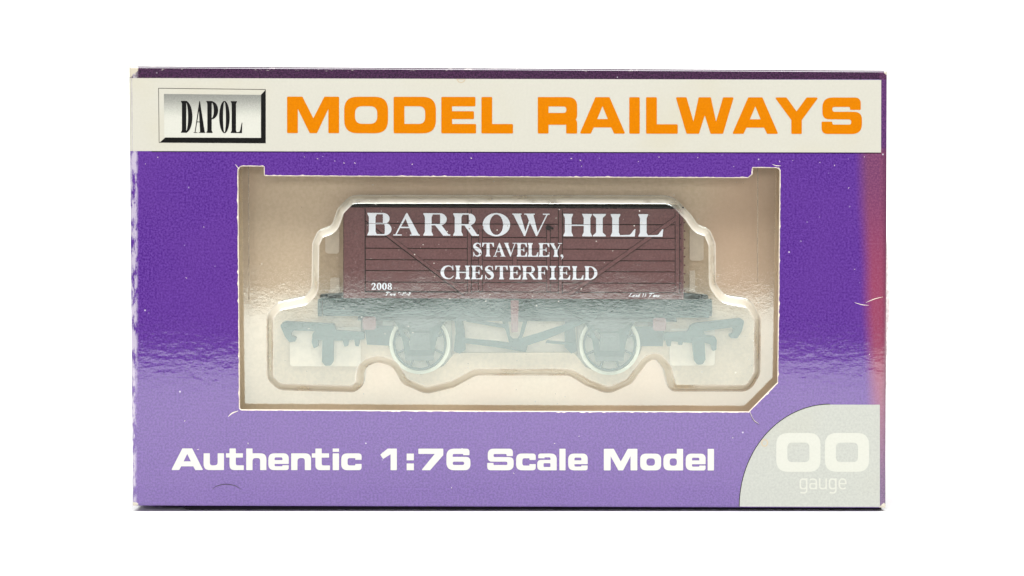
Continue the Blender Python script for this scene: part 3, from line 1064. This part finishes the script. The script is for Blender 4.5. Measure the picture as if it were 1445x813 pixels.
# fold lines pressed into the flange
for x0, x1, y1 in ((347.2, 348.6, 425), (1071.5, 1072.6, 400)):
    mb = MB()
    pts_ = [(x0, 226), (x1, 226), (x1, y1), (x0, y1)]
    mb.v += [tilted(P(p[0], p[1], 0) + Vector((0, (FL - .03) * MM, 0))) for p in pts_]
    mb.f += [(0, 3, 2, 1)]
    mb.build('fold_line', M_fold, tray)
# tan rear half of the tray: a board with a pocket the wagon sits in
RB = 9.2
mb = MB()
hole = con
sq = resample([(318, 222), (1118, 222), (1118, 592), (318, 592)], 12)
flat_fill(mb, [sq, hole], RB)
mb.build('tray_back', M_tan, tray)
mb = MB()
a_ = [tilted(P(p[0], p[1], 0) + Vector((0, RB * MM, 0))) for p in hole]
b_ = [P(p[0], p[1], 0) + Vector((0, 36 * MM, 0)) for p in hole]
for i in range(len(hole)):
    j = (i + 1) % len(hole)
    mb.face([a_[i], a_[j], b_[j], b_[i]])
mb.build('pocket_wall', M_tan, tray)
mb = MB()
mb.fill([[((v.x / MM) * PXMM * DIST / (DIST + 36) + 722.5, HOR - (v.z / MM - EYE) * PXMM * DIST / (DIST + 36)) for v in b_]], 36)
mb.build('pocket_floor', M_pad, tray)
# ledge that hugs the wagon, cut to its outline, and deeper bays for the couplings
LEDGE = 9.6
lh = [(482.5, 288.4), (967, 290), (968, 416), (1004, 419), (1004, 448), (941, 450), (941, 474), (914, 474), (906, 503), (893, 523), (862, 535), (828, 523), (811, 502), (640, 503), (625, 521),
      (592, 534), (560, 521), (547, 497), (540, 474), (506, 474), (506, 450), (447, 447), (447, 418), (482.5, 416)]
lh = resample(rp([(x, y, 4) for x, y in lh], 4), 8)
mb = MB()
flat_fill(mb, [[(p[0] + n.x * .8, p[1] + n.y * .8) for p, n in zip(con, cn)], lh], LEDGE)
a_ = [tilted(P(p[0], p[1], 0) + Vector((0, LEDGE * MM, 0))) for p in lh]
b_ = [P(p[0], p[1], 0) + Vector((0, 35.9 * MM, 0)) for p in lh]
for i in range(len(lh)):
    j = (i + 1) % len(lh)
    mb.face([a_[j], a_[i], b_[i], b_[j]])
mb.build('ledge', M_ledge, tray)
for x0, y0, x1, y1, r_, d in ((409, 462, 509, 517, 6, 9.1), (945, 464, 1009, 516, 6, 9.1), (459, 322, 479, 358, 5, 9.1), (466, 392, 479, 414, 3, 9.1), (973, 322, 993, 368, 5, 9.1), (973, 382, 981, 412, 2, 9.1)):
    mb = MB()
    mb.prism([rr(x0, y0, x1, y1, r_)], d, d + .45)
    mb.build('pad', M_pad, tray, bevel=.2)
mb = MB()
mb.prism([[(638, 446), (814, 446), (814, 538), (638, 538)]], 11.9, 12.9)
mb.build('web', M_pad, tray)
for x0, x1 in ((540, 637), (815, 914)):
    mb = MB()
    mb.prism([[(x0, 446), (x1, 446), (x1, 538), (x0, 538)]], 11.9, 12.9)
    mb.build('web', M_web, tray)

# ------------------------------------------------------------------ the wagon
wag = thing('toy_wagon', (0, .018, P(0, 528, 9).z), 'maroon seven-plank open railway wagon with white lettering inside the box window', 'wagon')
F = 4.6               # depth of the near side planking, mm
BACKD = F + 27
GRO = [(315.2, 1.0), (334.2, 1.0), (350.2, 1.1), (366.3, 1.1), (381.7, 1.1), (397.8, 1.1), (411.0, .9)]
SLW = 2.2 / 470


def ws(x, y):
    return (x, y + SLW * (x - 484))


def wpoly(pts):
    return [ws(*p[:2]) for p in pts]


def wbox(mb, x0, y0, x1, y1, d0, d1):
    mb.prism([wpoly([(x0, y0), (x1, y0), (x1, y1), (x0, y1)])], d0, d1)


# body: planked near side, far side, ends, floor
mb = MB()
edges_ = [292.0] + [g for g, _ in GRO] + [421.0]
for a, b in zip(edges_[:-1], edges_[1:]):
    wbox(mb, 485, a + .55, 964, b - .55, F, F + 1.2)
body = mb.build('body', M_maroon, wag, bevel=.05)
mb = MB()
wbox(mb, 485.6, 292.6, 963.4, 420.6, F + .55, F + 1.6)
mb.build('side_backing', M_dark, body)
mb = MB()
wbox(mb, 484.4, 296.5, 964.6, 421, BACKD - 1.6, BACKD)
wbox(mb, 484.4, 290.9, 493, 420.5, F + 1.7, BACKD - 1.7)
wbox(mb, 956, 290.9, 964.6, 420.5, F + 1.7, BACKD - 1.7)
wbox(mb, 494, 412, 955, 420.5, F + 1.7, BACKD - 1.7)
mb.build('far_side', M_maroon, body)
mb = MB()
wbox(mb, 484.2, 289.8, 965, 291.8, F - .05, F + 1.7)
for k in range(17):
    x = 500 + k * 28
    mb.prism([[ws(x + 1.6 * cos(a), 290.6 + 1.1 * sin(a)) for a in [2 * pi * i / 8 for i in range(8)]]], F - .16, F)
mb.build('top_rail', M_dark, body)
# black lumps and block in the wagon: ragged line above the rim
mb = MB()
for k in range(46):
    x = random.uniform(772, 905)
    y = 290.6 - (random.uniform(-.5, 1.6) if k < 46 else random.uniform(-2.2, -.6))
    r_ = random.uniform(2.2, 5.2)
    c0 = P(*ws(x, y), F + random.uniform(4, 9))
    bm_ = bmesh.new()
    bmesh.ops.create_icosphere(bm_, subdivisions=1, radius=r_ / PXMM * MM)
    q = [v.co * random.uniform(.6, 1.15) for v in bm_.verts]
    bm_.verts.ensure_lookup_table()
    for i, v in enumerate(bm_.verts):
        v.co = q[i]
    n = len(mb.v)
    mb.v += [c0 + Vector((v.co.x, v.co.y, v.co.z * .5)) for v in bm_.verts]
    mb.f += [tuple(n + v.index for v in f.verts) for f in bm_.faces]
    bm_.free()
wbox(mb, 500, 303, 950, 411, F + 2.2, BACKD - 2.2)
mb.build('dark_load', M_lumps, wag)


def bolts(mb, pts, r, d, h=.13):
    for x, y in pts:
        mb.prism([[ws(x + r * cos(a), y + r * sin(a)) for a in [2 * pi * i / 8 for i in range(8)]]], d - h, d)


def shade_line(x0, y0, x1, y1, wd, d=None):  # thin dark plate behind a strap, painting its shadow line
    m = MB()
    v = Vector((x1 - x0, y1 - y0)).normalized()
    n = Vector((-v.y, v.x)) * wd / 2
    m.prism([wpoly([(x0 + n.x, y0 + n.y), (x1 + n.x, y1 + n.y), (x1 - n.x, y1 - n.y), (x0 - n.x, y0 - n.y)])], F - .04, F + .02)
    m.build('strap_shade', M_dark, body)


# iron corner plates with bolt heads
mb = MB()
wbox(mb, 485.4, 293, 514.6, 420.8, F - .22, F)
bolts(mb, [(x, y) for x in (497.5,) for y in range(306, 420, 15)] + [(511, y) for y in range(300, 418, 12)], 1.15, F - .22)
mb.build('corner_plate', M_maroon, body, bevel=.04)
mb = MB()
wbox(mb, 953.2, 297, 958.6, 412, F - .24, F)
wbox(mb, 961.6, 296, 964.6, 420.6, F - .12, F + 2)
shade_line(955.9, 297, 955.9, 412.6, 7.0)
bolts(mb, [(956, y) for y in range(302, 412, 12)], 1.1, F - .24)
bolts(mb, [(966, y) for y in range(312, 416, 12)], 1.3, F + .1)
mb.build('corner_plate', M_maroon, body, bevel=.04)


def strap(mb, x0, y0, x1, y1, wd, d):
    v = Vector((x1 - x0, y1 - y0)).normalized()
    n = Vector((-v.y, v.x)) * wd / 2
    mb.prism([wpoly([(x0 + n.x, y0 + n.y), (x1 + n.x, y1 + n.y), (x1 - n.x, y1 - n.y), (x0 - n.x, y0 - n.y)])], d, F)


mb = MB()
strap(mb, 517, 309, 656, 414, 4.2, F - .26)
mb.build('brace', M_maroon, body, bevel=.03)
mb = MB()
strap(mb, 954, 306, 803, 414, 5.2, F - .26)
mb.build('brace', M_maroon, body, bevel=.03)
shade_line(517, 309.6, 656, 414.6, 6.0)
shade_line(954, 306, 803, 414, 6.4)
shade_line(515, 294, 515, 413, 2.0)
shade_line(516, 411.6, 650, 411.6, 1.5)
# side door between its two door posts
mb = MB()
for x in (662.3, 790.8):
    wbox(mb, x - 2.3, 294, x + 2.3, 414, F - .22, F)
    bolts(mb, [(x, y) for y in range(300, 412, 11)], .95, F - .22)
    shade_line(x, 294.5, x, 413.5, 6.6)
door = mb.build('door', M_maroon, body, bevel=.03)
for x in (678, 774):
    mb = MB()
    wbox(mb, x - 2.2, 322, x + 2.2, 410, F - .28, F)
    bolts(mb, [(x, y) for y in (340, 357, 374, 390, 405)], 1.1, F - .28)
    shade_line(x, 321, x, 411, 6.0)
    hg = mb.build('hinge', M_maroon, door, bevel=.03)
    mb = MB()
    mb.prism([[ws(x + 4.2 * cos(a), 320 + 3.4 * sin(a)) for a in [2 * pi * i / 14 for i in range(14)]]], F - .5, F)
    mb.prism([[ws(x + (5 if x < 700 else 5.4) + 1.8 * cos(a), 321 + 1.6 * sin(a)) for a in [2 * pi * i / 10 for i in range(10)]]], F - .3, F)
    mb.build('catch', M_maroon if x < 700 else M_dark, door, bevel=.03)
mb = MB()
wbox(mb, 723.6, 360, 729.4, 380, F - .26, F)
shade_line(726.5, 359.5, 726.5, 380.5, 7.0)
mb.build('latch', M_maroon, door, bevel=.03)


# white lettering, broken at every plank gap
def cut_gaps(bm):
    for g, hw in GRO:
        for s in (-.55, .55):
            p = P(484, g + s * hw * .5, F)
            q = P(964, g + s * hw * .5 + SLW * 480, F)
            t = (q - p).normalized()
            nrm = Vector((-t.z, 0, t.x))
            bmesh.ops.bisect_plane(bm, geom=bm.verts[:] + bm.edges[:] + bm.faces[:], plane_co=p, plane_no=nrm, dist=1e-9)
        dead = []
        for f in bm.faces:
            c = f.calc_center_median()
            px = c.x / MM * PXMM * DIST / (DIST + F) + 722.5
            py = HOR - (c.z / MM - EYE) * PXMM * DIST / (DIST + F)
            if abs(py - SLW * (px - 484) - g) < .27 * hw:
                dead.append(f)
        bmesh.ops.delete(bm, geom=dead, context='FACES')


LD = F - .31
mb = MB()
for ch, x0, x1 in (('B', 518.4, 552.5), ('A', 555, 592.4), ('R', 597.5, 635.4), ('R', 639.6, 675.8), ('O', 681, 719.8), ('W', 723, 775.5), ('H', 795, 835.2), ('I', 836.6, 855), ('L', 861.8, 896.8), ('L', 901, 936)):
    put(mb, serif(ch, x1 - x0, 31.8, 9.4 if ch not in 'AW' else 9.0, 1.9), x0, 332.2, LD, SLW, 510)
mb.build('name_lettering', M_wtext, body, post=cut_gaps)
mb = MB()
for ch, x0, x1 in (('S', 667.3, 679.9), ('T', 680.4, 697), ('A', 696, 713.2), ('V', 711.3, 728.9), ('E', 729.2, 744), ('L', 744.8, 759.7), ('E', 760.2, 775.6), ('Y', 775.8, 793)):
    put(mb, serif(ch, x1 - x0, 19.4, 4.3, 1.15), x0, 362.0, LD, SLW, 670)
put(mb, serif(',', 4.6, 7.4, 2, 1), 790.8, 366.4, LD)
for ch, x0, x1 in (('C', 622, 640.2), ('H', 642.6, 663.2), ('E', 665.3, 681), ('S', 684, 697.2), ('T', 698.8, 716.4), ('E', 718.6, 734.8), ('R', 736.9, 757.4), ('F', 758.2, 773.2), ('I', 775.6, 784.8), ('E', 788.6, 804.8), ('L', 807.4, 823.4), ('D', 825, 843)):
    put(mb, serif(ch, x1 - x0, 19.2, 4.4, 1.15), x0, 394.0, LD, SLW, 640)
mb.build('town_lettering', M_wtext, body, post=cut_gaps)
mb = MB()
for i, ch in enumerate('2008'):
    put(mb, serif(ch, 6.9, 9.6, 2.15, .9), 524 + i * 7.5, 409, LD)
mb.build('number_lettering', M_wtext, body)
mb = MB()


def script(x0, y, glyphs, k=1.0):
    for g in glyphs:
        for s in g[1]:
            mb.fill([stroke([(x0 + p[0] * k + .35 * p[1] * k, y - p[1] * k, .85) for p in s], 4)], LD, shift=-len(mb.f) * 2e-9)
        x0 += g[0] * k
    return x0


G_T = (6.2, [[(0, 4.4), (3, 4.9), (6.4, 4.6)], [(3.2, 4.7), (2.6, 2), (1.4, 0)]])
G_a = (3.4, [[(2.6, 2.4), (1, 2.4), (.4, .8), (1.4, .1), (2.4, 1.2), (2.5, 2.3)], [(2.5, 2.4), (2.3, .6), (3.4, .4)]])
G_r = (2.6, [[(.2, .1), (.7, 2.2), (.9, 1.6), (2.4, 2.4)]])
G_e = (3.0, [[(.4, 1.1), (2.2, 1.6), (1.6, 2.5), (.5, 1.5), (.8, .2), (2.8, .6)]])
G_s = (2.6, [[(2.2, 2.3), (.9, 2.2), (1.9, 1), (.3, .2)]])
G_o = (3.0, [[(1.3, 2.5), (.3, 1.2), (1.3, .1), (2.4, 1.2), (1.5, 2.5), (2.9, 2.3)]])
G_n = (3.2, [[(.2, .1), (.7, 2.3), (.9, 1.6), (2.2, 2.4), (2.3, .3), (3.2, .5)]])
G_d = (3.4, [[(2.3, 2.3), (1, 2.4), (.4, .8), (1.4, .1), (2.4, 1.2)], [(2.6, 4.8), (2.3, .5), (3.2, .4)]])
G_L = (4.8, [[(2.6, 4.6), (1.6, 4.4), (1.2, 2.4), (.4, .4), (2.4, .3), (4.4, .6)]])
G_5 = (3.6, [[(2.6, 4.6), (1, 4.5), (.8, 2.9), (2.4, 2.6), (2.2, .5), (.3, .2)]])
G_1 = (2.4, [[(.8, 3.8), (1.5, 4.6), (1.3, 2), (1.1, .1)]])
G_9 = (3.6, [[(2.5, 4), (1.2, 4.7), (.5, 3.2), (1.5, 2.4), (2.5, 3.8), (2.4, 1.5), (1.2, .1)]])
G_2 = (3.4, [[(.4, 3.8), (1.4, 4.7), (2.5, 3.8), (1.6, 2), (.3, .3), (2.6, .2)]])
G_0 = (3.6, [[(1.4, 4.7), (.4, 2.4), (1.3, .1), (2.5, 2.4), (1.5, 4.7)]])
G_m = (2.8, [[(.2, 2.1), (2.0, 2.1)]])
G_sp = (2.6, [])
script(543, 417.2, [G_T, G_a, G_r, G_e, G_sp, G_5, G_m, G_1, G_9, G_m, G_2], .98)
mb.build('weight_lettering', M_wtext, body)
mb = MB()
script(887, 419.2, [G_L, G_o, G_a, G_d, G_sp, G_1, G_0, G_sp, G_T, G_o, G_n, G_s], 1.06)
mb.build('weight_lettering', M_wtext, body)

# underframe
mb = MB()
wbox(mb, 456, 422, 1001, 446, F + 1.0, F + 2.2)
wbox(mb, 452, 420.9, 1003, 424.5, F + .4, F + 3)
wbox(mb, 460, 426, 998, 446, BACKD - 3, BACKD - 1.6)
wbox(mb, 456, 424.8, 466, 446, F + 3.1, BACKD - 3.2)
wbox(mb, 992, 424.8, 1001, 446, F + 3.1, BACKD - 3.2)
wbox(mb, 505, 446.3, 955, 452, F + 3.2, BACKD - 4)
bolts(mb, [(x, 436) for x in range(478, 990, 26)], 1.5, F + 1.0)
under = mb.build('underframe', M_wblack, wag, bevel=.05)

# wheels: pale rim, spoked centre
def wheel(cx, cy, d):
    m = MB()
    m.prism([ell(cx, cy, 37.2, 37.2, 56), ell(cx, cy, 34.6, 34.6, 56)], d + .25, d + 2.0)
    m.prism([ell(cx, cy, 9, 9, 24)], d + .1, d + 2.0)
    for k in range(8):
        a = pi * k / 4 + .39
        n = Vector((-sin(a), cos(a))) * 1.7
        p, q = Vector((cx + 8.7 * cos(a), cy + 8.7 * sin(a))), Vector((cx + 34.9 * cos(a), cy + 34.9 * sin(a)))
        m.prism([[tuple(p + n), tuple(q + n * .8), tuple(q - n * .8), tuple(p - n)]], d + .5, d + 1.6)
    wh = m.build('wheel', M_wblack, wag, bevel=.03)
    m = MB()
    m.prism([ell(cx, cy, 43, 43, 72), ell(cx, cy, 40.3, 40.3, 72)], d, d + 2.2)
    m.prism([ell(cx, cy, 40.2, 40.2, 72), ell(cx, cy, 38.3, 38.3, 72)], d + .15, d + 2.2)
    rim = m.build('rim', M_rim, wh, bevel=.12)
    for p in rim.data.polygons:
        p.use_smooth = False
    return wh


WD = F + 4.2
for cx, cy in ((592.4, 485.0), (860.3, 486.4)):
    wheel(cx, cy, WD)
    k = (DIST + WD) / (DIST + BACKD - 6.5)
    # far wheel at the same real height
    wheel(722.5 + (cx - 722.5) * k, HOR + (cy - HOR) * k, BACKD - 6.5)
    m = MB()
    m.prism([ell(cx, cy, 3.4, 3.4, 16)], WD + 2.2, BACKD - 7.5)
    m.build('axle', M_wblack, wag)

# W-irons with axle boxes and springs
for cx, top in ((592.4, 452), (860.3, 453)):
    m = MB()
    A = lambda pts: [(cx + x, top + y) for x, y in pts]
    m.prism([A([(-40, -4), (40, -4), (30, 10), (23, 30), (19, 57), (-20, 57), (-24, 30), (-31, 10)]), A([(-15, 42), (-15, 30), (-24, 14), (-18, 13), (-9, 27), (-9, 42)][::-1])], F + 2.3, F + 3.0)
    g = m.build('axle_guard', M_wblack, wag, bevel=.05)
    m = MB()
    m.prism([rp(A([(-13, 18), (13, 18), (15, 42), (-15, 42)]))], F + 1.0, F + 2.35)
    m.prism([rp(A([(-9, 22), (9, 22), (10, 34), (-10, 34)]))], F + .6, F + 1.05)
    m.build('axle_box', M_wgrey, g, bevel=.06)
    m = MB()
    for i in range(4):
        L_ = 38 - 8 * i
        m.prism([A([(-L_, -2 + i * 4.2), (L_, -2 + i * 4.2), (L_ - 2, 2 + i * 4.2), (-L_ + 2, 2 + i * 4.2)])], F + 1.3, F + 2.2)
    m.build('leaf_spring', M_wgrey, g, bevel=.03)
    m = MB()
    m.prism([A([(-20, 50), (20, 50), (20, 56.5), (-20, 56.5)])], F + 1.6, F + 2.28)
    m.build('keeper_bar', M_wgrey, g, bevel=.03)

# brake gear
m = MB()
m.prism([rp([(641, 448), (652, 448), (656, 470), (657, 494), (649, 499), (640, 496), (643, 470)])], F + 3.4, F + 6)
m.build('brake_block', M_wblack, wag, bevel=.06)
m = MB()
m.prism([rp([(798, 448), (811, 448), (812, 470), (814, 496), (806, 499), (797, 490), (797, 470)])], F + 3.4, F + 6)
m.build('brake_block', M_wblack, wag, bevel=.06)
m = MB()
m.prism([[(652, 477), (700, 481), (745, 487), (742, 497), (700, 490), (652, 484)]], F + 3.0, F + 3.6)
m.prism([[(658, 449), (714, 458), (716, 464), (658, 454)]], F + 3.0, F + 3.6)
m.build('push_rod', M_wblack, wag, bevel=.04)
m = MB()
m.prism([[(722, 481), (760, 470), (838, 444), (842, 449), (768, 480), (740, 489), (722, 490)]], F + 1.2, F + 1.8)
m.prism([[(772, 480), (812, 484), (812, 488), (770, 484)]], F + 2.2, F + 2.8)
m.build('brake_lever', M_wblack, wag, bevel=.04)
m = MB()
m.prism([[(706, 447), (746, 447), (740, 468), (733, 486), (719, 486), (714, 468)], [(717, 454), (720, 474), (724, 478), (730, 478), (733, 474), (738, 454)][::-1]], F + 2.0, F + 2.8)
m.build('brake_hanger', M_wblack, wag, bevel=.04)
m = MB()
m.prism([rp([(720.6, 424, 1), (732, 424, 1), (731, 469, 1), (721.6, 469, 1)])], F + .1, F + .95)
m.build('door_stop', M_maroon, wag, bevel=.05)
for x0, x1, y0 in ((511.5, 530.5, 447), (921.5, 940, 448.5)):
    m = MB()
    m.prism([rr(x0, y0, x1, y0 + 18.5, 5)], F + 1.4, F + 3)
    m.build('bracket', M_maroon, wag, bevel=.05)

# buffers: shank and head, near and far
for d in (F + 3.6, BACKD - 6):
    for x0, x1, hx in ((458, 490, 451.5), (966, 996, 1001.5)):
        k = (DIST + F + 3.6) / (DIST + d)
        def cyl(mb, xa, xb, y, r, d):
            pa, pb = P(xa, y, F + 3.6), P(xb, y, F + 3.6)
            n = 16
            ra = [Vector((0, cos(2 * pi * i / n), sin(2 * pi * i / n))) * r / PXMM * MM for i in range(n)]
            oa = Vector((0, (d - F - 3.6) * MM, 0))
            for i in range(n):
                j = (i + 1) % n
                mb.face([pa + oa + ra[i], pb + oa + ra[i], pb + oa + ra[j], pa + oa + ra[j]])
            mb.face([pa + oa + v for v in ra])
            mb.face([pb + oa + v for v in ra][::-1])
        m = MB()
        cyl(m, x0, x1, 435, 4.5, d)
        bf = m.build('buffer', M_wblack, wag)
        m = MB()
        cyl(m, hx - 2.6, hx + 2.6, 434, 12.5, d)
        m.build('buffer_head', M_wblack, bf, bevel=.06)

# tension-lock couplings
CD = 6.2


def coupling(poly_sets):
    m = MB()
    for i, (pts, d0, d1) in enumerate(poly_sets):
        m.prism([rp(pts, 5)], d0, d1)
    return m


zf = lambda x, y: (320 + x / 3.6125, 400 + y / 3.6125)
zr = lambda x, y: (700 + x / 3.525, 400 + y / 3.525)
A = [(*zf(x, y), r) for x, y, r in ((272, 215, 4), (290, 194, 5), (545, 207, 2), (556, 240, 2), (700, 250, 1), (700, 286, 1), (560, 292, 2), (465, 290, 2), (465, 322, 2), (442, 332, 2), (433, 300, 2), (437, 256, 3), (450, 243, 1), (340, 240, 3), (326, 256, 2), (330, 268, 2), (352, 276, 2), (350, 296, 2), (318, 300, 3), (296, 270, 3))]
m = coupling([(A, CD, CD + 3)])
cp = m.build('coupling', M_wblack, wag, bevel=.1)
m = coupling([([(*zf(x, y), r) for x, y, r in ((487, 270, 1), (545, 270, 1), (543, 400, 3), (530, 419, 4), (500, 420, 4), (485, 400, 3))], CD - .5, CD + 1.5)])
m.build('drop_hook', M_wblack, cp, bevel=.1)
m = coupling([([(*zf(x, y), 1) for x, y in ((585, 280), (625, 280), (618, 318), (600, 322))], CD - .3, CD + 2), ([(*zf(x, y), 1) for x, y in ((648, 276), (680, 276), (672, 322), (655, 318))], CD - .3, CD + 2),
              ([(*zf(x, y), 0) for x, y in ((700, 215), (850, 215), (850, 318), (715, 312))], 9.0, 9.5)])
m.build('coupling_mount', M_wblack, cp, bevel=.06)
A = [(*zr(x, y), r) for x, y, r in ((965, 215, 3), (985, 200, 3), (1215, 174, 4), (1236, 186, 4), (1222, 240, 3), (1200, 274, 4), (1165, 272, 3), (1160, 255, 2), (1180, 246, 2), (1184, 226, 2), (1170, 219, 2), (1030, 238, 2), (1040, 258, 2), (1090, 264, 4), (1098, 285, 2), (1096, 330, 2), (1076, 337, 2), (1070, 304, 2), (1040, 296, 1), (965, 296, 2), (835, 284, 1), (835, 246, 1), (955, 240, 2))]
m = coupling([(A, CD, CD + 3)])
cp = m.build('coupling', M_wblack, wag, bevel=.1)
m = coupling([([(*zr(x, y), r) for x, y, r in ((974, 270, 1), (1036, 270, 1), (1042, 380, 3), (1028, 402, 4), (1000, 404, 4), (986, 385, 3))], CD - .5, CD + 1.5)])
m.build('drop_hook', M_wblack, cp, bevel=.1)
m = coupling([([(*zr(x, y), 1) for x, y in ((842, 276), (876, 276), (868, 312), (852, 314))], CD - .3, CD + 2), ([(*zr(x, y), 1) for x, y in ((902, 276), (934, 276), (926, 306), (908, 306))], CD - .3, CD + 2),
              ([(*zr(x, y), 0) for x, y in ((690, 215), (838, 215), (830, 312), (690, 312))], 9.0, 9.5)])
m.build('coupling_mount', M_wblack, cp, bevel=.06)
